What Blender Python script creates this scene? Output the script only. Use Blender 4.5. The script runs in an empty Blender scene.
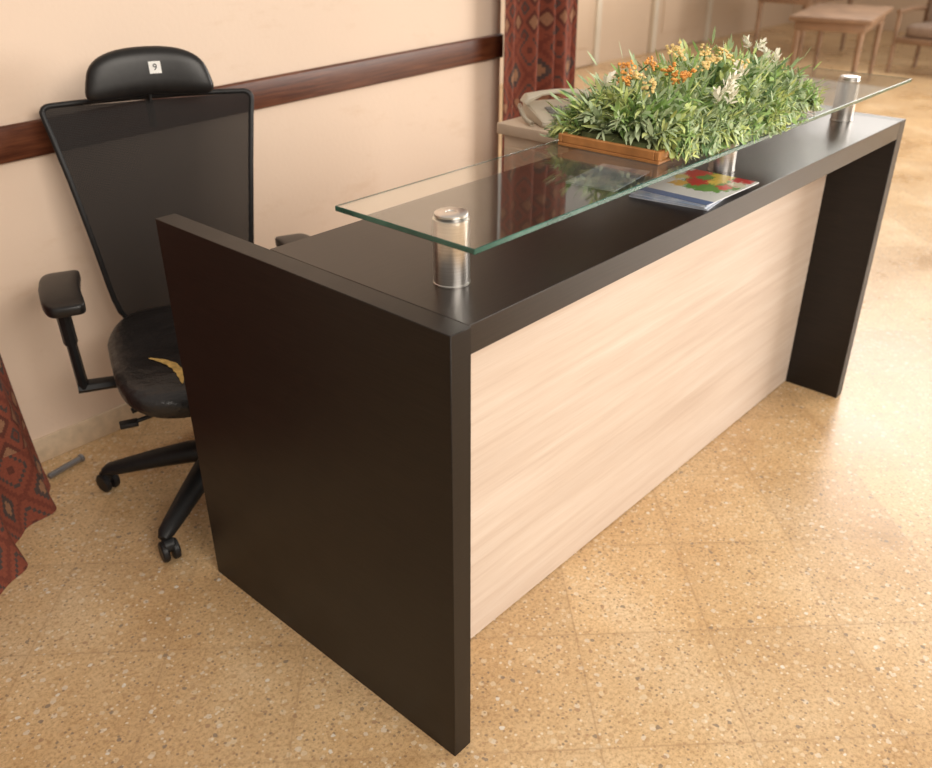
import bpy, bmesh, math, random
from mathutils import Vector, Matrix, noise as mn
random.seed(7)
sc=bpy.context.scene
COL=sc.collection
try: sc.view_settings.view_transform='Standard'
except Exception: pass

# ---------------------------------------------------------------- materials
def newmat(name):
    m=bpy.data.materials.new(name); m.use_nodes=True
    nt=m.node_tree; b=nt.nodes['Principled BSDF']; return m,nt,b
def N(nt,t,**kw):
    n=nt.nodes.new(t)
    for k,v in kw.items(): setattr(n,k,v)
    return n
def math_(nt,op,a,b=None,c=None):
    n=N(nt,'ShaderNodeMath',operation=op)
    for i,v in enumerate((a,b,c)):
        if v is None: continue
        if isinstance(v,(int,float)): n.inputs[i].default_value=v
        else: nt.links.new(v,n.inputs[i])
    return n.outputs[0]
def ramp(nt,fac,stops,interp='LINEAR'):
    r=N(nt,'ShaderNodeValToRGB'); cr=r.color_ramp; cr.interpolation=interp
    while len(cr.elements)<len(stops): cr.elements.new(0.5)
    for e,(p,c) in zip(cr.elements,stops): e.position=p; e.color=(*c,1)
    nt.links.new(fac,r.inputs[0]); return r.outputs[0]
def mix(nt,fac,a,b,bt='MIX'):
    n=N(nt,'ShaderNodeMix',data_type='RGBA',blend_type=bt)
    if isinstance(fac,(int,float)): n.inputs[0].default_value=fac
    else: nt.links.new(fac,n.inputs[0])
    for i,v in ((6,a),(7,b)):
        if isinstance(v,tuple): n.inputs[i].default_value=(*v,1)
        else: nt.links.new(v,n.inputs[i])
    return n.outputs[2]
def noise(nt,vec,scale,detail=3,rough=.5):
    n=N(nt,'ShaderNodeTexNoise'); n.inputs['Scale'].default_value=scale
    n.inputs['Detail'].default_value=detail; n.inputs['Roughness'].default_value=rough
    if vec is not None: nt.links.new(vec,n.inputs['Vector'])
    return n.outputs['Fac']
def coords(nt,kind='Object',scale=(1,1,1),rot=(0,0,0),loc=(0,0,0)):
    t=N(nt,'ShaderNodeTexCoord'); mp=N(nt,'ShaderNodeMapping')
    mp.inputs['Scale'].default_value=scale; mp.inputs['Rotation'].default_value=rot; mp.inputs['Location'].default_value=loc
    nt.links.new(t.outputs[kind],mp.inputs[0]); return mp.outputs[0]
def bump(nt,b,h,strength=.2,dist=.01):
    n=N(nt,'ShaderNodeBump'); n.inputs['Strength'].default_value=strength; n.inputs['Distance'].default_value=dist
    nt.links.new(h,n.inputs['Height']); nt.links.new(n.outputs[0],b.inputs['Normal'])
def simple(name,col,rough=.5,metal=0,var=.12,scale=30,spec=.5,bmp=0,sheen=0):
    m,nt,b=newmat(name); v=coords(nt)
    f=noise(nt,v,scale)
    c=ramp(nt,f,[(.3,tuple(x*(1-var) for x in col)),(.7,tuple(min(1,x*(1+var)) for x in col))])
    nt.links.new(c,b.inputs['Base Color']); b.inputs['Roughness'].default_value=rough
    b.inputs['Metallic'].default_value=metal; b.inputs['Specular IOR Level'].default_value=spec
    if bmp: bump(nt,b,noise(nt,v,scale*6),bmp,.002)
    return m

def wenge(name,rough=.3):
    m,nt,b=newmat(name); v=coords(nt,scale=(2,2,2))
    v2=coords(nt,scale=(3,3,120))
    f=noise(nt,v2,3,4)
    c=ramp(nt,f,[(.3,(.0065,.005,.0045)),(.7,(.014,.010,.0085))])
    nt.links.new(c,b.inputs['Base Color'])
    r=math_(nt,'MULTIPLY_ADD',noise(nt,v,4),.12,rough-.06)
    nt.links.new(r,b.inputs['Roughness'])
    b.inputs['Specular IOR Level'].default_value=.32
    bump(nt,b,f,.04,.001)
    return m
M_dark=wenge('wenge_laminate',.36)
def wengeh():
    m,nt,b=newmat('wenge_top')
    f=noise(nt,coords(nt,scale=(3,120,120)),3,4)
    c=ramp(nt,f,[(.3,(.011,.0075,.006)),(.7,(.022,.0145,.011))])
    nt.links.new(c,b.inputs['Base Color']); b.inputs['Roughness'].default_value=.31
    b.inputs['Specular IOR Level'].default_value=.42
    bump(nt,b,f,.04,.001); return m
M_top=wengeh()
def ashwood():
    m,nt,b=newmat('pale_ash_laminate')
    d=noise(nt,coords(nt,scale=(.5,1,4)),1.4,3)
    f=noise(nt,coords(nt,scale=(.40,1,10)),3.0,5,.58)
    f3=noise(nt,coords(nt,scale=(1.8,1,160)),4,3,.6)
    c=ramp(nt,f,[(.28,(.625,.505,.42)),(.5,(.70,.59,.50)),(.72,(.76,.67,.59))])
    c2=ramp(nt,d,[(.32,(.90,.87,.85)),(.6,(1,1,1))])
    c=mix(nt,1,c,c2,'MULTIPLY')
    c3=ramp(nt,f3,[(.35,(.90,.88,.86)),(.55,(1,1,1))])
    c=mix(nt,.7,c,c3,'MULTIPLY')
    nt.links.new(c,b.inputs['Base Color']); b.inputs['Roughness'].default_value=.45
    bump(nt,b,f3,.03,.001); return m
M_ash=ashwood()
def glass():
    m,nt,b=newmat('clear_glass')
    v=coords(nt); f=noise(nt,v,3)
    c=ramp(nt,f,[(0,(.93,.975,.955)),(1,(.95,.985,.97))]); nt.links.new(c,b.inputs['Base Color'])
    b.inputs['Roughness'].default_value=0; b.inputs['Transmission Weight'].default_value=1; b.inputs['IOR'].default_value=1.5
    return m
M_glass=glass()
def glassedge():
    m,nt,b=newmat('green_glass_edge')
    v=coords(nt); f=noise(nt,v,12)
    c=ramp(nt,f,[(.3,(.025,.11,.085)),(.7,(.06,.21,.16))]); nt.links.new(c,b.inputs['Base Color'])
    b.inputs['Roughness'].default_value=.08; b.inputs['Transmission Weight'].default_value=.35
    return m
M_gedge=glassedge()
def steel():
    m,nt,b=newmat('brushed_steel')
    f=noise(nt,coords(nt,scale=(1,1,60)),9,3)
    nt.links.new(ramp(nt,f,[(.3,(.68,.65,.61)),(.7,(.86,.83,.80))]),b.inputs['Base Color'])
    b.inputs['Metallic'].default_value=1; b.inputs['Roughness'].default_value=.30
    bump(nt,b,f,.08,.0005); return m
M_steel=steel()
M_blackplastic=simple('black_plastic',(.012,.012,.013),.45,0,.2,40,.35)
M_leather=simple('black_leatherette',(.012,.011,.011),.36,0,.2,60,.4,bmp=.05)
def seatleather():
    m,nt,b=newmat('creased_leatherette'); v=coords(nt)
    w=noise(nt,coords(nt,scale=(1,1.6,1)),9,5,.65)
    nt.links.new(ramp(nt,w,[(.3,(.009,.008,.008)),(.7,(.022,.019,.019))]),b.inputs['Base Color'])
    b.inputs['Roughness'].default_value=.32; b.inputs['Specular IOR Level'].default_value=.5
    bump(nt,b,w,.6,.015); return m
M_seat=seatleather()
M_foam=simple('yellow_foam',(.66,.44,.14),.9,0,.3,60)
M_white=simple('white_sticker',(.85,.85,.83),.5,0,.03,40)
M_ink=simple('black_ink',(.01,.01,.01),.5)
M_key=simple('grey_keys',(.16,.15,.14),.5)
M_darkmetal=simple('dark_metal',(.05,.05,.055),.35,.8)
M_grey=simple('grey_metal_rod',(.28,.28,.29),.35,.7)
def meshback():
    m,nt,b=newmat('black_mesh_net')
    v=coords(nt,scale=(1,1,1))
    sx=N(nt,'ShaderNodeSeparateXYZ'); nt.links.new(v,sx.inputs[0])
    a=math_(nt,'ABSOLUTE',math_(nt,'SINE',math_(nt,'MULTIPLY',sx.outputs[0],700)))
    c=math_(nt,'ABSOLUTE',math_(nt,'SINE',math_(nt,'MULTIPLY',sx.outputs[2],700)))
    w=math_(nt,'MULTIPLY',a,c)
    al=math_(nt,'MULTIPLY_ADD',w,-.19,1.0)
    nt.links.new(al,b.inputs['Alpha'])
    nt.links.new(ramp(nt,w,[(.1,(.034,.031,.030)),(.6,(.014,.013,.013))]),b.inputs['Base Color'])
    b.inputs['Roughness'].default_value=.8; b.inputs['Specular IOR Level'].default_value=.2; return m
M_net=meshback()
def kilim():
    m,nt,b=newmat('kilim_curtain_cloth')
    t=N(nt,'ShaderNodeTexCoord'); s=N(nt,'ShaderNodeSeparateXYZ'); nt.links.new(t.outputs['UV'],s.inputs[0])
    u,v=s.outputs[0],s.outputs[1]
    def dia(us,vs,uo=0,vo=0):
        a=math_(nt,'ABSOLUTE',math_(nt,'SUBTRACT',math_(nt,'FRACT',math_(nt,'MULTIPLY_ADD',u,us,uo)),.5))
        c=math_(nt,'ABSOLUTE',math_(nt,'SUBTRACT',math_(nt,'FRACT',math_(nt,'MULTIPLY_ADD',v,vs,vo)),.5))
        a=math_(nt,'SNAP',a,.0625); c=math_(nt,'SNAP',c,.0625)
        return math_(nt,'ADD',a,c)
    R=(.235,.060,.034); D=(.12,.034,.022); T=(.075,.050,.045); O=(.31,.16,.09); B=(.17,.042,.025)
    c1=ramp(nt,dia(6.5,5.4),[(0,O),(.12,T),(.22,R),(.36,B),(.46,O),(.50,R),(.62,T),(.68,R),(.82,D),(.9,O)],'CONSTANT')
    c2=ramp(nt,dia(13,10,.3,.2),[(0,(.30,.15,.085)),(.2,D),(.42,R),(.66,T),(.8,B)],'CONSTANT')
    band=math_(nt,'GREATER_THAN',math_(nt,'FRACT',math_(nt,'MULTIPLY',v,2.7)),.62)
    c=mix(nt,band,c1,c2)
    wv=noise(nt,t.outputs['UV'],160,2)
    c=mix(nt,.5,c,ramp(nt,wv,[(.3,(.6,.6,.6)),(.7,(1.2,1.2,1.2))]),'MULTIPLY')
    nt.links.new(c,b.inputs['Base Color']); b.inputs['Roughness'].default_value=.92
    bump(nt,b,wv,.3,.002); return m
M_kilim=kilim()
def wallm(name,base,stain):
    m,nt,b=newmat(name); v=coords(nt)
    f=noise(nt,v,.9,4,.5); s=noise(nt,coords(nt,scale=(1,1,3)),3.2,7,.75)
    c=ramp(nt,f,[(.3,tuple(x*.95 for x in base)),(.7,tuple(min(1,x*1.02) for x in base))])
    st=ramp(nt,s,[(.56,(1,1,1)),(.80,stain)])
    c=mix(nt,.8,c,st,'MULTIPLY'); nt.links.new(c,b.inputs['Base Color'])
    b.inputs['Roughness'].default_value=.7; bump(nt,b,noise(nt,v,60,4),.15,.004); return m
M_wall=wallm('peach_plaster',(.80,.635,.505),(.87,.80,.72))
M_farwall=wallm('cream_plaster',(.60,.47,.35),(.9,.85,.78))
def railwood():
    m,nt,b=newmat('mahogany_rail')
    f=noise(nt,coords(nt,scale=(3,40,50)),2,6,.65)
    c=ramp(nt,f,[(.3,(.050,.013,.006)),(.5,(.100,.030,.013)),(.7,(.165,.055,.024))]); nt.links.new(c,b.inputs['Base Color'])
    b.inputs['Roughness'].default_value=.36; b.inputs['Specular IOR Level'].default_value=.35; return m
M_rail=railwood()
def floorm():
    m,nt,b=newmat('terrazzo_tiles')
    s=N(nt,'ShaderNodeSeparateXYZ')
    P=coords(nt,loc=(5,1,0)); nt.links.new(P,s.inputs[0])
    k=1/(math.sqrt(2)*.3355)
    u=math_(nt,'MULTIPLY',math_(nt,'ADD',s.outputs[0],s.outputs[1]),k)
    v=math_(nt,'MULTIPLY',math_(nt,'SUBTRACT',math_(nt,'SUBTRACT',s.outputs[1],s.outputs[0]),.025),k)
    wob=math_(nt,'MULTIPLY_ADD',noise(nt,P,18,4,.7),.010,-.005)
    def line(x,lo,hi):
        x=math_(nt,'ADD',x,wob)
        a=math_(nt,'ABSOLUTE',math_(nt,'SUBTRACT',math_(nt,'FRACT',x),.5))
        r=N(nt,'ShaderNodeMapRange'); r.inputs[1].default_value=lo; r.inputs[2].default_value=hi
        nt.links.new(a,r.inputs[0]); return r.outputs[0]
    ln=math_(nt,'MAXIMUM',line(u,.490,.498),line(v,.490,.498))
    lnf=math_(nt,'MULTIPLY',ln,ramp(nt,noise(nt,P,3.2,4,.6),[(.35,(.35,.35,.35)),(.65,(1,1,1))]))
    soft=math_(nt,'MAXIMUM',line(u,.45,.5),line(v,.45,.5))
    cmb=N(nt,'ShaderNodeCombineXYZ'); nt.links.new(math_(nt,'FLOOR',u),cmb.inputs[0]); nt.links.new(math_(nt,'FLOOR',v),cmb.inputs[1])
    wn=N(nt,'ShaderNodeTexWhiteNoise',noise_dimensions='3D'); nt.links.new(cmb.outputs[0],wn.inputs[0])
    blot=noise(nt,P,2.6,6,.62)
    base=ramp(nt,blot,[(.28,(.46,.285,.135)),(.42,(.58,.385,.20)),(.58,(.65,.46,.26)),(.75,(.71,.54,.345))])
    tone=ramp(nt,wn.outputs[0],[(0,(.91,.895,.88)),(1,(1.05,1.05,1.04))])
    base=mix(nt,1,base,tone,'MULTIPLY')
    fine=noise(nt,P,110,4,.75)
    base=mix(nt,.8,base,ramp(nt,fine,[(.36,(.66,.60,.52)),(.5,(1,1,1)),(.62,(1.16,1.17,1.17))]),'MULTIPLY')
    def chips(sc_,rad,cols,thr,base,amt):
        vo=N(nt,'ShaderNodeTexVoronoi'); vo.inputs['Scale'].default_value=sc_; nt.links.new(P,vo.inputs['Vector'])
        vs=N(nt,'ShaderNodeSeparateColor'); nt.links.new(vo.outputs['Color'],vs.inputs[0])
        inside=math_(nt,'LESS_THAN',math_(nt,'ADD',vo.outputs['Distance'],math_(nt,'MULTIPLY',noise(nt,P,sc_*3,2),.35)),rad+.17)
        sel=math_(nt,'LESS_THAN',vs.outputs[0],thr)
        col=ramp(nt,vs.outputs[1],cols,'CONSTANT')
        return mix(nt,math_(nt,'MULTIPLY',math_(nt,'MULTIPLY',inside,sel),amt),base,col)
    base=chips(50,.36,[(0,(.74,.61,.43)),(.35,(.60,.42,.24)),(.65,(.46,.29,.15)),(.92,(.76,.69,.58))],.6,base,.55)
    base=chips(95,.32,[(0,(.22,.15,.10)),(.35,(.40,.24,.13)),(.65,(.80,.71,.56)),(.9,(.18,.14,.11))],.42,base,.7)
    base=chips(34,.19,[(0,(.20,.16,.13)),(.4,(.36,.22,.13)),(.75,(.78,.74,.66))],.36,base,.75)
    c=mix(nt,math_(nt,'MULTIPLY',soft,.12),base,(.36,.22,.11))
    c=mix(nt,math_(nt,'MULTIPLY',lnf,.38),c,(.32,.19,.10))
    nt.links.new(c,b.inputs['Base Color'])
    r=math_(nt,'MULTIPLY_ADD',blot,.34,.13); nt.links.new(r,b.inputs['Roughness'])
    bump(nt,b,noise(nt,P,9,3),.05,.004)
    return m
M_floor=floorm()
M_base=simple('beige_skirting_tile',(.66,.52,.37),.35,0,.12,30)
M_cab=simple('beige_laminate',(.62,.51,.40),.4,0,.06,20)
M_phone=simple('cream_plastic',(.52,.46,.36),.4,0,.04,20)
M_traywood=simple('honey_wood',(.42,.18,.055),.45,0,.3,18)
M_soil=simple('moss_filler',(.08,.10,.035),.9,0,.4,80)
def leaf(name,c1,c2):
    m,nt,b=newmat(name); v=coords(nt)
    f=noise(nt,v,22,3); nt.links.new(ramp(nt,f,[(.35,c1),(.65,c2)]),b.inputs['Base Color'])
    b.inputs['Roughness'].default_value=.6; return m
LEAFS=[leaf('sage_leaf',(.35,.46,.25),(.54,.64,.40)),leaf('green_leaf',(.22,.38,.11),(.38,.54,.19)),
       leaf('olive_leaf',(.46,.55,.17),(.64,.72,.31)),leaf('deep_leaf',(.12,.22,.09),(.19,.31,.13))]
M_orange=simple('orange_petals',(.74,.34,.08),.6,0,.3,60)
M_yellow=simple('yellow_petals',(.84,.62,.26),.6,0,.2,60)
M_whitep=simple('white_petals',(.86,.84,.72),.6,0,.06,60)
M_stem=simple('green_stem',(.12,.2,.06),.6)
M_paper=simple('white_paper',(.60,.64,.72),.4,0,.04,10)

# ---------------------------------------------------------------- object helpers
def link(o,parent=None):
    COL.objects.link(o)
    if parent: o.parent=parent
    return o
def empty(name,loc,rotz=0,parent=None,label=None,cat=None):
    o=bpy.data.objects.new(name,None); o.location=loc; o.rotation_euler=(0,0,rotz); o.empty_display_size=.1
    link(o,parent)
    if label: o['label']=label; o['category']=cat
    return o
def fin(name,bm,mats,parent=None,smooth=True,loc=(0,0,0),rot=(0,0,0),label=None,cat=None,angle=40):
    me=bpy.data.meshes.new(name)
    bmesh.ops.recalc_face_normals(bm,faces=bm.faces)
    if smooth:
        for f in bm.faces: f.smooth=True
        for e in bm.edges:
            if len(e.link_faces)==2 and e.calc_face_angle(0)>math.radians(angle): e.smooth=False
    bm.to_mesh(me); bm.free()
    for m in (mats if isinstance(mats,(list,tuple)) else [mats]): me.materials.append(m)
    o=bpy.data.objects.new(name,me); o.location=loc; o.rotation_euler=rot; link(o,parent)
    if label: o['label']=label
    if cat: o['category']=cat
    return o
def addbox(bm,x0,x1,y0,y1,z0,z1,bev=0,seg=2,mi=0,mat=None):
    r=bmesh.ops.create_cube(bm,size=1); vs=r['verts']
    for v in vs:
        v.co=Vector(((x0+x1)/2+v.co.x*(x1-x0),(y0+y1)/2+v.co.y*(y1-y0),(z0+z1)/2+v.co.z*(z1-z0)))
    fs=set(f for v in vs for f in v.link_faces)
    for f in fs: f.material_index=mi
    if bev:
        es=list(set(e for v in vs for e in v.link_edges))
        rr=bmesh.ops.bevel(bm,geom=es,offset=bev,segments=seg,affect='EDGES',profile=.5)
        vs=list(set(rr['verts'])|set(v for v in vs if v.is_valid))
        for f in rr['faces']: f.material_index=mi
    if mat is not None:
        for v in set(vs): 
            if v.is_valid: v.co=mat@v.co
    return vs
def box(name,x0,x1,y0,y1,z0,z1,mat,parent=None,bev=.002,seg=2,**k):
    """origin at the box centre bottom"""
    cx,cy=(x0+x1)/2,(y0+y1)/2
    bm=bmesh.new(); addbox(bm,x0-cx,x1-cx,y0-cy,y1-cy,0,z1-z0,bev,seg)
    return fin(name,bm,mat,parent,loc=(cx,cy,z0),**k)
def tube(bm,pts,rad,seg=12,cap=True,flat=(1,1),mi=0,up=Vector((0,0,1)),closed=False):
    pts=[Vector(p) for p in pts]; n=len(pts); rings=[]
    rad=rad if isinstance(rad,(list,tuple)) else [rad]*n
    for i,p in enumerate(pts):
        a=pts[(i-1)%n] if (closed or i>0) else pts[0]; b=pts[(i+1)%n] if (closed or i<n-1) else pts[-1]
        t=(b-a).normalized(); s=t.cross(up)
        if s.length<1e-3: s=t.cross(Vector((0,1,0)))
        s.normalize(); w=s.cross(t).normalized()
        rings.append([bm.verts.new(p+s*math.cos(2*math.pi*j/seg)*rad[i]*flat[0]+w*math.sin(2*math.pi*j/seg)*rad[i]*flat[1]) for j in range(seg)])
    for i in range(n if closed else n-1):
        A,B=rings[i],rings[(i+1)%n]
        for j in range(seg):
            f=bm.faces.new((A[j],A[(j+1)%seg],B[(j+1)%seg],B[j])); f.material_index=mi
    if cap and not closed:
        bm.faces.new(rings[0][::-1]).material_index=mi; bm.faces.new(rings[-1]).material_index=mi
def cyl(bm,c,r,h,axis='Z',seg=32,bev=0,mi=0,r2=None):
    rot={'Z':Matrix(),'X':Matrix.Rotation(math.pi/2,4,'Y'),'Y':Matrix.Rotation(math.pi/2,4,'X')}[axis]
    prof=[(0,-h/2),(r-bev,-h/2),(r,-h/2+bev),( (r2 or r),h/2-bev),((r2 or r)-bev,h/2),(0,h/2)]
    lathe(bm,prof,seg,Matrix.Translation(c)@rot,mi)
def lathe(bm,prof,seg=32,M=Matrix(),mi=0):
    rings=[]
    for r,z in prof:
        if r<1e-6: rings.append([bm.verts.new(M@Vector((0,0,z)))])
        else: rings.append([bm.verts.new(M@Vector((r*math.cos(2*math.pi*j/seg),r*math.sin(2*math.pi*j/seg),z))) for j in range(seg)])
    for A,B in zip(rings,rings[1:]):
        if len(A)==1 and len(B)==1: continue
        for j in range(seg):
            k=(j+1)%seg
            if len(A)==1: f=bm.faces.new((A[0],B[k],B[j]))
            elif len(B)==1: f=bm.faces.new((A[j],A[k],B[0]))
            else: f=bm.faces.new((A[j],A[k],B[k],B[j]))
            f.material_index=mi
def superell(bm,sx,sy,sz,e1=.5,e2=.5,nu=40,nv=20,fn=None):
    def sp(c,e): return math.copysign(abs(c)**e,c)
    rings=[]
    for i in range(nv+1):
        ph=-math.pi/2+math.pi*i/nv; ring=[]
        if i in(0,nv): pts=[0]
        else: pts=range(nu)
        for j in pts:
            th=2*math.pi*j/nu
            x=sx*sp(math.cos(ph),e1)*sp(math.cos(th),e2); y=sy*sp(math.cos(ph),e1)*sp(math.sin(th),e2); z=sz*sp(math.sin(ph),e1)
            if i in(0,nv): x=y=0
            p=Vector((x,y,z)); p=fn(p) if fn else p; ring.append(bm.verts.new(p))
        rings.append(ring)
    for A,B in zip(rings,rings[1:]):
        for j in range(nu):
            k=(j+1)%nu
            if len(A)==1: bm.faces.new((A[0],B[k],B[j]))
            elif len(B)==1: bm.faces.new((A[j],A[k],B[0]))
            else: bm.faces.new((A[j],A[k],B[k],B[j]))
def struct(o): o['kind']='structure'; return o

# ---------------------------------------------------------------- setting
W=1.77; XC=2.22
struct(box('floor',-3,13,-5,7,-.1,0,M_floor,bev=0))
struct(box('wall_back',-3,XC,W,W+.2,0,3.0,M_wall,bev=0))
struct(box('wall_return',XC-.2,XC,W+.2,5.0,0,3.0,M_farwall,bev=0))
struct(box('wall_side',XC-.2,13,5.0,5.2,0,3.0,M_farwall,bev=0))
struct(box('wall_far',12.8,13,-5,5.0,0,3.0,M_farwall,bev=0))
bm=bmesh.new(); addbox(bm,-2.60,2.60,-.022,0,-.05,.05,.008,3)
o=struct(fin('trim_1',bm,M_rail,loc=(XC-2.60,W,1.000),rot=(0,-math.radians(1.1),0)))
struct(box('baseboard_back',-3,XC,W-.012,W,0,.085,M_base,bev=.003))

# ---------------------------------------------------------------- desk
H=1.0; L=2.118; D=.878; T=.048; R=.195; TH=.056
desk=empty('reception_desk',(L/2,D/2,0),label='dark wenge and pale ash reception desk with raised glass shelf',cat='desk')
def dbox(name,x0,x1,y0,y1,z0,z1,mat,**k):
    return box(name,x0-L/2,x1-L/2,y0-D/2,y1-D/2,z0,z1,mat,desk,bev=.0012,seg=1,**k)
dbox('end_panel',-.002,T,-.006,D,0,H,M_dark)
dbox('end_panel',L-T,L,0,D,0,H-.0005,M_dark)
dbox('counter_top',T+.0005,L-T-.0005,.0,.535,H-TH,H,M_top)
dbox('front_panel',T+.0005,L-T-.0005,R,R+.02,0.004,H-TH-.0005,M_ash,label='pale ash wood-grain front panel')
gz=1.116
bm=bmesh.new(); addbox(bm,.064-L/2,2.085-L/2,.002-D/2,.340-D/2,0,.010,.0012,1)
for f in bm.faces:
    if abs(f.normal.z)<.9: f.material_index=1
fin('glass_shelf',bm,[M_glass,M_gedge],desk,smooth=False,loc=(0,0,gz),label='clear glass shelf with green edge')
for px in (.165,1.180,1.965):
    bm=bmesh.new()
    lathe(bm,[(0,0),(.034,0),(.034,.003),(.033,.004),(.033,gz-H-.0025),(.031,gz-H-.001),(.0,gz-H-.001)],40)
    post=fin('shelf_post',bm,M_steel,desk,loc=(px-L/2,.147-D/2,H+.0005),label='brushed steel standoff post')
    if px!=1.180:
        bm=bmesh.new(); lathe(bm,[(0,0),(.030,0),(.030,.004),(.028,.0055),(.010,.0055),(.009,.004),(0,.004)],40)
        fin('post_cap',bm,M_steel,post,loc=(0,0,gz-H+.0100))

# ---------------------------------------------------------------- chair
chair=empty('office_chair',(.285,1.28,0),math.radians(156.5),label='black mesh-back office chair with headrest and torn seat',cat='chair')
def seatfn(p):
    x,y,z=p
    z+=.018*(abs(x)/.25)**2 - (.035*max(0,(y-.08)/.2)**2) + .03*max(0,-y/.25)**2
    if y<-.1: x*=1-.12*((-y-.1)/.16)
    return Vector((x,y,z))
SX,SY,SZ=.258,.27,.042
bm=bmesh.new(); superell(bm,SX,SY,SZ,.45,.5,56,20,seatfn)
seat=fin('seat',bm,M_seat,chair,loc=(0,.03,.437),angle=70)
def seattop(x,y):
    rr=((abs(x)/SX)**4+(abs(y)/SY)**4)**.25
    z=SZ*max(0,1-rr**(2/.45))**(.45/2)
    return seatfn(Vector((x,y,z))).z
bm=bmesh.new(); addbox(bm,-.20,.20,-.20,.20,0,.02,.008,2); fin('seat_pan',bm,M_blackplastic,chair,loc=(0,.02,.378))
bm=bmesh.new(); prev=None
P0=Vector((.158,.065)); P1=Vector((.090,.212)); nrm=Vector((-1,-.38)).normalized()
for i in range(33):
    t=i/32; p=P0.lerp(P1,t)+nrm*.026*math.sin(math.pi*t)
    w=.0115*math.sin(math.pi*t)**.6+.0008; w1=w*(1+.12*math.sin(i*1.3)); w2=w*(1+.12*math.sin(i*.9+1))
    row=[]
    for off in (-w1,0,w2):
        q=p+nrm*off; row.append(bm.verts.new((q.x,q.y,seattop(q.x,q.y)+.0024)))
    if prev:
        bm.faces.new((prev[0],row[0],row[1],prev[1])); bm.faces.new((prev[1],row[1],row[2],prev[2]))
    prev=row
fin('foam_tear',bm,M_foam,seat,label='exposed yellow foam tear')
BY=.08
bm=bmesh.new(); addbox(bm,-.10,.11,-.17,.12,0,.058,.012,3); addbox(bm,-.14,.17,-.05,.03,.03,.064,.01,2)
tube(bm,[(.06,.05,.02),(.16,.07,.01),(.25,.08,.0)],[.007,.006,.006],10); addbox(bm,.22,.27,.065,.095,-.006,.008,.003,2)
tube(bm,[(.06,-.02,.02),(.15,-.03,.0),(.23,-.03,-.02)],[.009,.009,.009],10)
fin('tilt_mechanism',bm,M_blackplastic,chair,loc=(0,BY-.03,.312))
bm=bmesh.new(); lathe(bm,[(0,0),(.034,0),(.034,.13),(.026,.135),(.026,.225),(0,.225)],28); fin('gas_column',bm,M_darkmetal,chair,loc=(0,BY,.1))
bm=bmesh.new(); lathe(bm,[(0,0),(.05,0),(.062,.02),(.056,.06),(.040,.088),(0,.088)],28); fin('base_hub',bm,M_blackplastic,chair,loc=(0,BY,.07))
for k in range(5):
    a=math.radians(-19.5+72*k); Rr=.352
    bm=bmesh.new()
    tube(bm,[(.03,0,.132),(.10,0,.128),(.2,0,.110),(.30,0,.088),(Rr-.005,0,.078),(Rr+.014,0,.070)],[.040,.040,.034,.028,.024,.015],14,flat=(1,.8))
    lg=fin('base_leg',bm,M_blackplastic,chair,loc=(0,BY,0),rot=(0,0,a))
    bm=bmesh.new()
    for sx in (-.015,.015): cyl(bm,(sx,-.014,.030),.030,.019,'X',28,.004)
    tube(bm,[(0,-.012,.03),(0,-.008,.05),(0,0,.075)],[.012,.016,.012],12)
    cyl(bm,(0,-.014,.048),.021,.032,'X',20,.004)
    fin('caster',bm,M_blackplastic,lg,loc=(Rr,0,0),rot=(0,0,[.9,2.4,.3,1.7,-.6][k]))
# backrest
HW=[(.44,.165),(.48,.195),(.55,.212),(.62,.220),(.75,.236),(.9,.258),(1.03,.281),(1.09,.293)]
def hw(z):
    for (a,b),(c,d) in zip(HW,HW[1:]):
        if z<=c: t=(z-a)/(c-a); return b+(d-b)*t
    return HW[-1][1]
def by(z,x):
    t=(z-.46)/.65
    return -.255+.032*math.sin(t*math.pi)-.085*t+ .16*x*x
bx=empty('backrest',(0,0,0),parent=chair)
right=[(hw(.45+(.63)*i/14),.45+.63*i/14) for i in range(15)]
top=[(.293-.022+.022*math.cos(a),1.083+.022*math.sin(a)) for a in (0.3,.8,1.2,1.57)]
loop=right+top+[(x,1.105+.004*math.cos(x*5)) for x in (.2,.1,0,-.1,-.2)]+[(-x,z) for x,z in reversed(top)]+[(-x,z) for x,z in reversed(right)]+[(-.10,.425),(.0,.418),(.10,.425)]
bm=bmesh.new(); tube(bm,[(x,by(z,x),z) for x,z in loop],.0075,12,closed=True,flat=(1.1,1),up=Vector((0,1,0)))
fin('back_frame',bm,M_blackplastic,bx)
bm=bmesh.new(); rows=[]
for i in range(25):
    z=.425+.675*i/24; w=hw(max(.46,z)); rows.append([bm.verts.new((w*s/10,by(z,w*s/10)+.004,z)) for s in range(-10,11)])
for A,B in zip(rows,rows[1:]):
    for j in range(20): bm.faces.new((A[j],A[j+1],B[j+1],B[j]))
fin('back_mesh',bm,M_net,bx,label='see-through black mesh')
bm=bmesh.new()
tube(bm,[(0,-.10,.34),(0,-.20,.345),(0,-.285,.38),(0,-.315,.46),(0,-.32,.56)],[.03,.032,.032,.03,.02],14,flat=(1.3,.6),up=Vector((1,0,0)))
fin('back_support',bm,M_blackplastic,bx)
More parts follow.
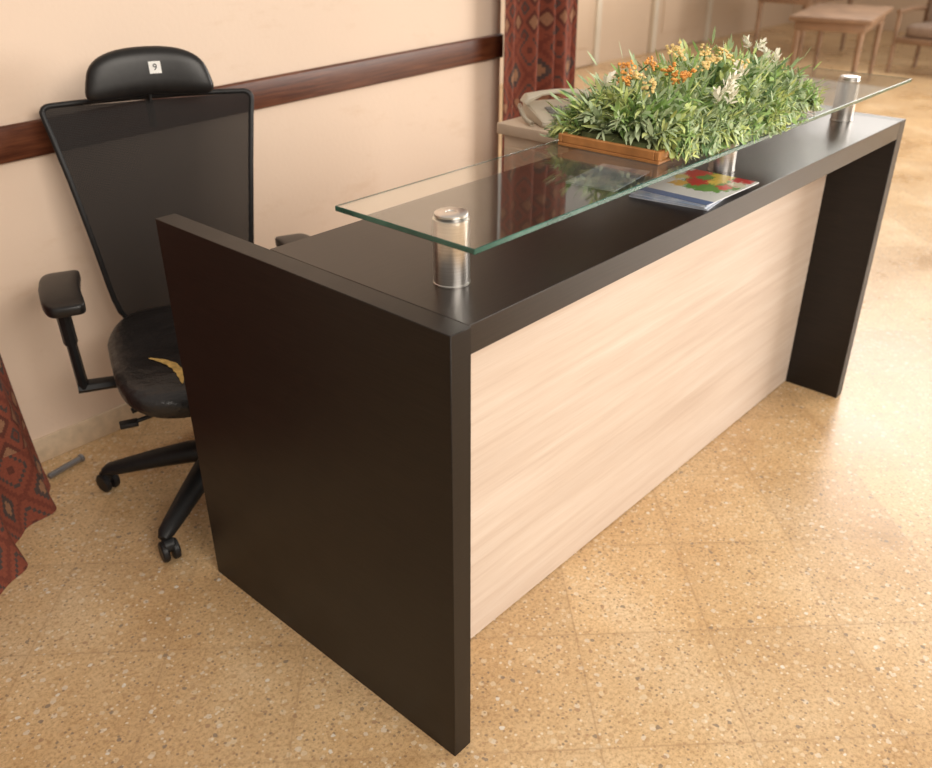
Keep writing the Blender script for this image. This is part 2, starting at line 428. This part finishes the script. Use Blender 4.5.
# headrest
def hfn(p):
    x,y,z=p; x*=1+.10*(-z/.06); z-= .030*(x/.19)**2 ; y+=.7*x*x
    return Vector((x,y,z))
bm=bmesh.new(); superell(bm,.168,.035,.064,.55,.55,56,22,hfn)
head=fin('headrest',bm,M_leather,chair,loc=(.0,-.275,1.190),rot=(math.radians(8),0,0),angle=70)
bm=bmesh.new(); tube(bm,[(0,-.35,1.02),(0,-.36,1.10),(0,-.32,1.17)],[.02,.018,.016],12,flat=(1.6,.6),up=Vector((1,0,0))); fin('headrest_bracket',bm,M_blackplastic,chair)
bm=bmesh.new(); addbox(bm,-.016,.016,0,.0012,-.016,.016,0)
stk=fin('sticker',bm,M_white,head,smooth=False,loc=(-.020,.0365,.007),rot=(math.radians(3),0,0),label='small white sticker reading 9')
cu=bpy.data.curves.new('nine','FONT'); cu.body='9'; cu.size=.024; cu.offset=.0002; cu.extrude=.0003; cu.align_x='CENTER'; cu.align_y='CENTER'
tmp=bpy.data.objects.new('nine_tmp',cu); COL.objects.link(tmp); bpy.context.view_layer.update()
me=bpy.data.meshes.new_from_object(tmp.evaluated_get(bpy.context.evaluated_depsgraph_get())); bpy.data.objects.remove(tmp)
me.materials.clear(); me.materials.append(M_ink)
num=bpy.data.objects.new('printed_number',me); num.location=(0,.0018,0); num.rotation_euler=(math.radians(90),0,math.radians(180)); link(num,stk)
# arms
for s in (1,-1):
    arm=empty('armrest',(s*.335,-.015 if s==1 else -.055,0),parent=chair)
    bm=bmesh.new()
    def pf(p,s=s): return Vector((p.x+(-.012*s*(p.y/.13)**2),p.y,p.z-.006*(p.y/.13)**2))
    superell(bm,.052,.140,.018,.30,.34,56,16,pf)
    fin('arm_pad',bm,M_leather,arm,loc=(s*.010,-.005,.676),angle=60)
    bm=bmesh.new()
    addbox(bm,s*.015-.022,s*.015+.022,-.05,.06,.636,.660,.005,2)
    tube(bm,[(s*.015,.012,.645),(s*.012,.012,.53)],[.024,.024],8,flat=(.8,1.1),up=Vector((0,1,0)))
    tube(bm,[(s*.012,.012,.56),(s*.008,.012,.42),(s*.006,.012,.392)],[.019,.020,.022],8,flat=(.75,1.3),up=Vector((0,1,0)))
    tube(bm,[(s*.022,.012,.390),(-s*.06,.012,.386),(-s*.16,.015,.382)],[.020,.019,.018],8,flat=(.8,1.4),up=Vector((0,1,0)))
    fin('arm_bracket',bm,M_blackplastic,arm)

# ---------------------------------------------------------------- curtains
def curtain(name,path0,path1,z0,z1,folds,amp0,amp1,label,nu=160,nv=40,vs=1.0,width=1.4,pw=.8):
    bm=bmesh.new(); uvl=bm.loops.layers.uv.new('UVMap'); rows=[]
    for i in range(nv+1):
        t=i/nv; z=z0+(z1-z0)*t
        A=Vector(path0[0]).lerp(Vector(path1[0]),t**pw); B=Vector(path0[1]).lerp(Vector(path1[1]),t**pw)
        n=(B-A).normalized(); n=Vector((n.y,-n.x)); amp=amp0+(amp1-amp0)*t; row=[]
        for j in range(nu+1):
            s=j/nu; ph=2*math.pi*folds*(s+.02*math.sin(9*s+2*t))
            off=amp*(math.sin(ph)+.3*math.sin(2.3*ph+1+t*2))
            p=A.lerp(B,s)+n*off
            row.append(bm.verts.new((p.x,p.y,z)))
        rows.append(row)
    for i in range(nv):
        for j in range(nu):
            f=bm.faces.new((rows[i][j],rows[i][j+1],rows[i+1][j+1],rows[i+1][j]))
            for l,(a,b) in zip(f.loops,((i,j),(i,j+1),(i+1,j+1),(i+1,j))):
                l[uvl].uv=(b/nu*width, (z0+(z1-z0)*a/nv)*vs)
    c=sum((v.co for v in bm.verts),Vector())/len(bm.verts); c.z=0
    for v in bm.verts: v.co-=c
    return fin(name,bm,M_kilim,loc=c,label=label,cat='curtain',angle=80)
curtain('curtain',((-.66,.98),(-.115,1.60)),((-.80,1.50),(-.22,1.68)),.004,2.6,2.6,.032,.02,'rust kilim-patterned curtain reaching the floor beside the office chair',width=1.2,pw=.7)
curtain('curtain',((2.125,1.69),(2.71,1.71)),((2.13,1.69),(2.71,1.71)),.01,2.6,4,.045,.040,'rust kilim-patterned curtain hanging at the wall corner',width=1.05,vs=.9)

bm=bmesh.new(); cyl(bm,(0,0,0),.010,.12,'X',24,.003); cyl(bm,(.064,0,0),.014,.012,'X',24,.003)
fin('door_stop',bm,M_grey,loc=(-.055,1.655,.0145),rot=(0,0,math.radians(12)),label='short grey metal rod lying on the terrazzo floor',cat='door stop')

# ---------------------------------------------------------------- cabinet + phone
cab=empty('cabinet',(1.45,.79,0),label='beige laminate pedestal cabinet behind the desk',cat='cabinet')
box('cabinet_body',-.22,.22,-.125,.125,0,.965,M_cab,cab)
box('cabinet_top',-.235,.235,-.145,.145,.966,1.0,M_cab,cab,bev=.004)
for i in range(3): 
    d=box('drawer',-.235,-.2205,-.11,.11,.05+i*.3,.33+i*.3,M_cab,cab,bev=.003)
    bm=bmesh.new(); tube(bm,[(-.002,-.05,0),(-.02,-.05,0),(-.02,.05,0),(-.002,.05,0)],.004,8); fin('handle',bm,M_steel,d,loc=(-.0075,0,.22))
ph=empty('desk_phone',(1.37,.795,1.0005),math.radians(-120),label='cream corded desk telephone on the beige cabinet',cat='telephone')
bm=bmesh.new()
pr=[(-.095,0),(.085,0),(.085,.014),(.075,.018),(-.08,.052),(-.095,.045)]
vsA=[bm.verts.new((x,-.10,z)) for x,z in pr]; vsB=[bm.verts.new((x,.10,z)) for x,z in pr]
bm.faces.new(vsA); bm.faces.new(vsB[::-1])
for j in range(6): k=(j+1)%6; bm.faces.new((vsA[k],vsA[j],vsB[j],vsB[k]))
bmesh.ops.bevel(bm,geom=list(bm.edges),offset=.005,segments=3,affect='EDGES')
fin('phone_body',bm,M_phone,ph)
bm=bmesh.new()
tube(bm,[(-.058,-.110,.050),(-.058,-.098,.064),(-.058,-.05,.076),(-.058,.0,.079),(-.058,.05,.076),(-.058,.098,.064),(-.058,.110,.050)],[.018,.021,.011,.010,.011,.021,.018],16,flat=(1.1,.75))
fin('handset',bm,M_phone,ph)
sl=math.atan2(.034,.155)
bm=bmesh.new()
for r in range(4):
    for c in range(3): addbox(bm,-.040+r*.024,-.022+r*.024,-.035+c*.032,-.010+c*.032,0,.005,.0015,1)
fin('keypad',bm,M_key,ph,loc=(.022,-.02,.0295),rot=(0,sl,0))
bm=bmesh.new(); addbox(bm,-.02,.02,-.014,.014,0,.003,.001,1); fin('display',bm,M_key,ph,loc=(.01,.078,.0325),rot=(0,sl,0))
bm=bmesh.new(); pts=[]
for i in range(160):
    t=i/159; c=Vector((-.06,-.122,.05)).lerp(Vector((.05,-.122,.0085)),t); c.z=.0085+.035*(1-t)**3; a=t*2*math.pi*20
    pts.append(c+Vector((0,.006*math.cos(a),.006*math.sin(a))))
tube(bm,pts,.0018,6); fin('coiled_cord',bm,M_phone,ph)

# ---------------------------------------------------------------- flower tray
TX,TY=1.090,.180
tr=empty('flower_tray',(TX,TY,gz+.0105),label='wooden tray of artificial greenery with yellow and white flowers',cat='flower arrangement')
bm=bmesh.new(); hx,hy=.400,.130
TZ=.026
addbox(bm,-hx,hx,-hy,hy,0,.007,.001,1)
addbox(bm,-hx,hx,-hy,-hy+.012,.007,TZ,.002,1); addbox(bm,-hx,hx,hy-.012,hy,.007,TZ,.002,1)
addbox(bm,-hx,-hx+.012,-hy+.012,hy-.012,.007,TZ,.002,1); addbox(bm,hx-.012,hx,-hy+.012,hy-.012,.007,TZ,.002,1)
fin('tray',bm,M_traywood,tr,smooth=False)
bm=bmesh.new(); superell(bm,hx-.016,hy-.016,.016,.4,.3,48,14); fin('moss',bm,M_soil,tr,loc=(0,0,.0235))
bm=bmesh.new()
def leafblade(bm,p,d,ln,w,mi,droop):
    d=d.normalized(); s=d.cross(Vector((random.uniform(-.6,.6),random.uniform(-.6,.6),1)))
    if s.length<.01: s=Vector((1,0,0))
    s.normalize(); pr=None
    for t,ww in ((0,.25),(.35,1),(.7,.75),(1,.02)):
        q=p+d*ln*t+Vector((0,0,-droop*ln*t*t))
        a=bm.verts.new(q-s*w*ww); b=bm.verts.new(q+s*w*ww)
        if pr:
            f=bm.faces.new((pr[0],pr[1],b,a)); f.material_index=mi
        pr=(a,b)
def sprig(x,y):
    root=Vector((x*(hx-.060)-.012,y*(hy-.025),.025))
    out=Vector((x*.12+random.gauss(0,.45),y*1.5+random.gauss(0,.5),random.uniform(.25,1.1))); out.normalize()
    lump=.5+.5*mn.noise(Vector((x*2.6,y*1.3,3.1)))*1.6
    ht=(.098+.062*lump)*(1-.22*abs(x)**3)*(1-.12*abs(y))*random.uniform(.75,1.25)*(1-.05*x)
    tip=root+out*ht
    mi=random.choices([0,1,2,3],[.52,.22,.20,.06])[0]
    nl=random.randint(18,26); kind=random.random()
    for i in range(nl):
        t=.22+.78*i/nl; p=root.lerp(tip,t)+Vector((0,0,-.045*t*t*(1 if abs(y)>.5 else .2)))
        a=i*2.4+random.random(); perp=out.orthogonal().normalized(); perp=(Matrix.Rotation(a,3,out)@perp)
        dd=out*random.uniform(.5,1.4)+perp*.85
        ln=random.uniform(.034,.060)*(1.1-.4*t); w=.0034 if kind<.6 else .0062
        m2=mi if random.random()<.75 else random.choice([0,2])
        leafblade(bm,p,dd,ln,w*random.uniform(.8,1.2),m2,random.uniform(0,.6))
    leafblade(bm,tip-out*.01,out,.045,.004,mi,.1)
for k in range(500): sprig(random.uniform(-1,1),random.uniform(-1,1))
for k in range(70): sprig(random.uniform(-1,-.75),random.uniform(-1,1))
for k in range(70): sprig(random.uniform(-.8,.4),random.uniform(-1,-.8))
for v in bm.verts:
    c=v.co
    if c.z<.004: c.z=.004+random.random()*.010
    if c.y<-hy-.02: c.y=-hy-.02+(c.y+hy+.02)*.5
    if c.x>hx-.08: c.x=hx-.08+(c.x-hx+.08)*.40
    if c.x<-hx+.015: c.x=-hx+.015+(c.x+hx-.015)*.5
fol=fin('foliage',bm,LEAFS,tr,smooth=False,label='dense spiky sage green leaves'); fol['kind']='stuff'
def flower(x,y,z,mat,sz,kind):
    bm=bmesh.new()
    tube(bm,[(0,0,-.05),(0,0,0)],.0018,6,mi=1)
    if kind=='cluster':
        for i in range(20):
            v=Vector((random.gauss(0,1),random.gauss(0,1),abs(random.gauss(0,.8)))).normalized()*sz*random.uniform(.4,1.2)
            bmesh.ops.create_icosphere(bm,subdivisions=1,radius=sz*random.uniform(.18,.27),matrix=Matrix.Translation(v)@Matrix.Diagonal((1,1,.7,1)))
    else:
        # ragged spray of short petals along a small spike
        for i in range(16):
            a=i*2.4; h=sz*.9*i/16; el=.35+.05*i
            d=Vector((math.cos(a)*math.cos(el),math.sin(a)*math.cos(el),math.sin(el))); s=d.cross(Vector((0,0,1))).normalized(); pr=None
            l=sz*random.uniform(.45,.75)
            for t,w in ((0,.10),(.4,.22),(.8,.18),(1,.05)):
                q=Vector((0,0,h-.2*sz))+d*l*t
                A=bm.verts.new(q-s*l*w); B=bm.verts.new(q+s*l*w)
                if pr: bm.faces.new((pr[0],pr[1],B,A))
                pr=(A,B)
    fin('flower',bm,[mat,M_stem],tr,loc=(x,y,z),rot=(random.uniform(.0,.7),random.uniform(-.7,.2),random.random()*6),label={'orange_petals':'orange flower','yellow_petals':'yellow flower','white_petals':'white flower'}[mat.name])
FL=[]
for x,y,z in [(-.26,-.08,.144),(-.23,-.09,.149),(-.25,-.05,.154),(-.21,.03,.159),(-.27,.05,.154),(-.32,.02,.134)]: FL.append((x,y,z,M_orange,.019,'cluster'))
for x,y,z in [(-.08,-.06,.159),(-.05,-.02,.169),(-.02,-.05,.162),(-.10,.02,.164),(-.06,.05,.170),(-.03,-.10,.148),(-.32,-.05,.130),(-.30,.0,.144),(-.13,-.06,.152)]: FL.append((x,y,z,M_yellow,.020,'cluster'))
for x,y,z in [(-.20,-.15,.120),(-.17,-.145,.132),(-.15,-.155,.112),(-.18,-.16,.098),(-.22,-.155,.104),(.27,.0,.146),(.28,.03,.144),(.26,-.04,.130),(-.33,.06,.130),(-.08,-.135,.142),(.12,-.12,.138)]: FL.append((x,y,z,M_whitep,.030,'petal'))
for f in FL: flower(*f)

# ---------------------------------------------------------------- magazines
def cover(name,kind):
    m,nt,b=newmat(name); t=N(nt,'ShaderNodeTexCoord'); s=N(nt,'ShaderNodeSeparateXYZ'); nt.links.new(t.outputs['Generated'],s.inputs[0])
    x,y=s.outputs[0],s.outputs[1]
    nz=math_(nt,'MULTIPLY_ADD',noise(nt,t.outputs['Generated'],14,5,.75),.34,-.17)
    def blob(cx,cy,r,asp=1):
        dx=math_(nt,'MULTIPLY',math_(nt,'SUBTRACT',x,cx),asp); dy=math_(nt,'SUBTRACT',y,cy)
        d=math_(nt,'SQRT',math_(nt,'ADD',math_(nt,'MULTIPLY',dx,dx),math_(nt,'MULTIPLY',dy,dy)))
        return math_(nt,'LESS_THAN',math_(nt,'ADD',d,nz),r)
    if kind=='food':
        c=mix(nt,noise(nt,t.outputs['Generated'],3),(.78,.78,.76),(.62,.66,.64))
        for a in ((.72,.42,.38,(.12,.30,.06)),(.90,.45,.17,(.66,.50,.08)),(.64,.58,.16,(.50,.03,.02)),(.86,.76,.17,(.55,.04,.02)),(.50,.26,.13,(.16,.36,.08)),(.92,.18,.14,(.5,.02,.02)),(.46,.72,.10,(.68,.42,.08)),(.76,.14,.10,(.70,.66,.5)),(.72,.40,.10,(.75,.55,.1)),(.80,.60,.10,(.1,.26,.05)),(.62,.20,.09,(.6,.05,.03)),(.66,.86,.09,(.68,.6,.2))):
            c=mix(nt,blob(*a[:3]),c,a[3])
        bar=math_(nt,'LESS_THAN',x,.12); c=mix(nt,bar,c,(.12,.18,.34))
    else:
        n=noise(nt,t.outputs['Generated'],2.2); c=ramp(nt,n,[(.4,(.30,.38,.52)),(.52,(.55,.59,.65)),(.62,(.14,.22,.40))])
    nt.links.new(c,b.inputs['Base Color']); b.inputs['Roughness'].default_value=.35; b.inputs['Specular IOR Level'].default_value=.35; return m
M_c1=cover('food_magazine_cover','food'); M_c2=cover('blue_brochure_cover','blue')
def mag(x,y,z,w,h,th,rot,mat,label):
    o=empty('magazine',(x,y,z),rot,label=label,cat='magazine'); o['group']='magazines on the counter'
    bm=bmesh.new(); addbox(bm,-w/2,w/2,-h/2,h/2,0,th-.0008,0); fin('pages',bm,M_paper,o,smooth=False)
    bm=bmesh.new(); addbox(bm,-w/2-.001,w/2+.001,-h/2-.001,h/2+.001,th-.0007,th,0)
    fin('cover',bm,mat,o,smooth=False)
mag(.965,.118,H+.0005,.26,.19,.0035,math.radians(8),M_c2,'blue and white brochure under a food magazine')
mag(.970,.113,H+.0045,.26,.19,.0035,math.radians(3),M_c2,'blue and white brochure stacked between two others')
mag(.978,.104,H+.0085,.245,.19,.0035,math.radians(-1),M_c1,'magazine with red, yellow and green food cover')
mag(.90,.305,H+.0005,.20,.13,.004,math.radians(8),M_c2,'blue and white brochure lying flat behind the other magazines')

# ---------------------------------------------------------------- far room
M_wood2=simple('brown_wood',(.26,.16,.10),.5,0,.25,6)
M_cream=simple('cream_paint',(.66,.60,.50),.45,0,.04,4)
M_cush=simple('brown_cushion',(.28,.20,.15),.9,0,.08,20)
def door(n,x0,x1,y):
    o=empty('door_%d'%n,((x0+x1)/2,y,0)); o['kind']='structure'; w=(x1-x0)/2
    bm=bmesh.new(); addbox(bm,-w,-w+.09,-.06,0,0,2.2,.01); addbox(bm,w-.09,w,-.06,0,0,2.2,.01); addbox(bm,-w+.09,w-.09,-.06,0,2.1,2.2,.01); 
    struct(fin('door_frame',bm,M_cream,o))
    bm=bmesh.new(); addbox(bm,-w+.092,w-.092,-.035,-.005,.01,2.098,.004); addbox(bm,-w+.22,w-.22,-.05,-.035,.2,.95,.006); addbox(bm,-w+.22,w-.22,-.05,-.035,1.1,1.95,.006)
    struct(fin('door_leaf',bm,M_farwall,o))
door(1,6.4,7.7,4.999); door(2,8.8,10.2,4.999)
def table(x,y,w,d,h,rz,label):
    o=empty('side_table',(x,y,0),rz,label=label,cat='table')
    box('table_top',-w/2,w/2,-d/2,d/2,h-.04,h,M_wood2,o,bev=.006)
    box('apron',-w/2+.05,w/2-.05,-d/2+.05,d/2-.05,h-.12,h-.041,M_wood2,o)
    for sx in (-1,1):
        for sy in (-1,1):
            bm=bmesh.new(); tube(bm,[(0,0,0),(0,0,h-.121)],[.018,.03],10); fin('leg',bm,M_wood2,o,loc=(sx*(w/2-.08),sy*(d/2-.08),0))
table(8.0,2.45,1.3,.7,.70,.2,'brown wooden table on the terrazzo floor')
table(9.9,3.6,1.4,.7,.72,0,'brown wooden table near the cream wall')
def armchair(x,y,rz,label):
    o=empty('armchair',(x,y,0),rz,label=label,cat='armchair')
    bm=bmesh.new(); superell(bm,.26,.25,.07,.4,.4); fin('seat_cushion',bm,M_cush,o,loc=(0,0,.42))
    bm=bmesh.new(); superell(bm,.26,.06,.22,.4,.4); fin('back_cushion',bm,M_cush,o,loc=(0,-.25,.66),rot=(.15,0,0))
    box('seat_frame',-.29,.29,-.28,.28,.30,.36,M_wood2,o)
    for s in (-1,1):
        bm=bmesh.new(); tube(bm,[(0,.26,0),(0,.26,.60)],.022,10); tube(bm,[(0,-.29,0),(0,-.29,.6),(0,-.34,.9)],.022,10); tube(bm,[(0,.30,.6),(0,0,.62),(0,-.30,.60)],.026,10)
        fin('arm_frame',bm,M_wood2,o,loc=(s*.31,0,0))
    bm=bmesh.new(); tube(bm,[(-.33,-.34,.9),(.33,-.34,.9)],.028,10); fin('back_rail',bm,M_wood2,o)
armchair(9.5,2.0,math.radians(80),'wooden armchair with brown cushions beside a brown table')

# ---------------------------------------------------------------- lights
def area(name,loc,target,sx,sy,power,col):
    l=bpy.data.lights.new(name,'AREA'); l.shape='RECTANGLE'; l.size=sx; l.size_y=sy; l.energy=power; l.color=col
    o=bpy.data.objects.new(name,l); o.location=loc; d=Vector(target)-Vector(loc); o.rotation_euler=d.to_track_quat('-Z','Y').to_euler(); COL.objects.link(o)
area('window_light',(7.5,-3.8,1.9),(2.5,1,.3),3.5,2.2,400,(1,.94,.87))
area('room_light',(-.2,-3.2,2.9),(.9,.6,.6),2.6,1.6,150,(1,.92,.82))
area('far_window_light',(8.6,.6,3.6),(3,0,0),4.5,2.0,250,(1,.94,.87))
w=bpy.data.worlds.new('World'); sc.world=w; w.use_nodes=True; nt=w.node_tree
bg=nt.nodes['Background']
t=N(nt,'ShaderNodeTexCoord'); s=N(nt,'ShaderNodeSeparateXYZ'); nt.links.new(t.outputs['Generated'],s.inputs[0])
c=ramp(nt,math_(nt,'MULTIPLY_ADD',s.outputs[2],.5,.5),[(.3,(.32,.25,.19)),(.55,(.80,.69,.58)),(1,(1.0,.91,.81))])
nt.links.new(c,bg.inputs[0]); bg.inputs[1].default_value=.60

# ---------------------------------------------------------------- camera
az,pt,ro=.737,.505,-.0018
f=Vector((math.cos(az)*math.cos(pt),math.sin(az)*math.cos(pt),-math.sin(pt))); r=Vector((math.sin(az),-math.cos(az),0)); u=r.cross(f)
r2=r*math.cos(ro)+u*math.sin(ro); u2=-r*math.sin(ro)+u*math.cos(ro)
cd=bpy.data.cameras.new('camera'); cam=bpy.data.objects.new('camera',cd); COL.objects.link(cam)
M=Matrix((r2,u2,-f)).transposed().to_4x4(); M.translation=Vector((-.914,-.8669,1.6068)); cam.matrix_world=M
cd.sensor_width=36; cd.lens=874.469/932*36; cd.clip_start=.05
cd.dof.use_dof=True; cd.dof.focus_distance=1.85; cd.dof.aperture_fstop=3.4
sc.camera=cam
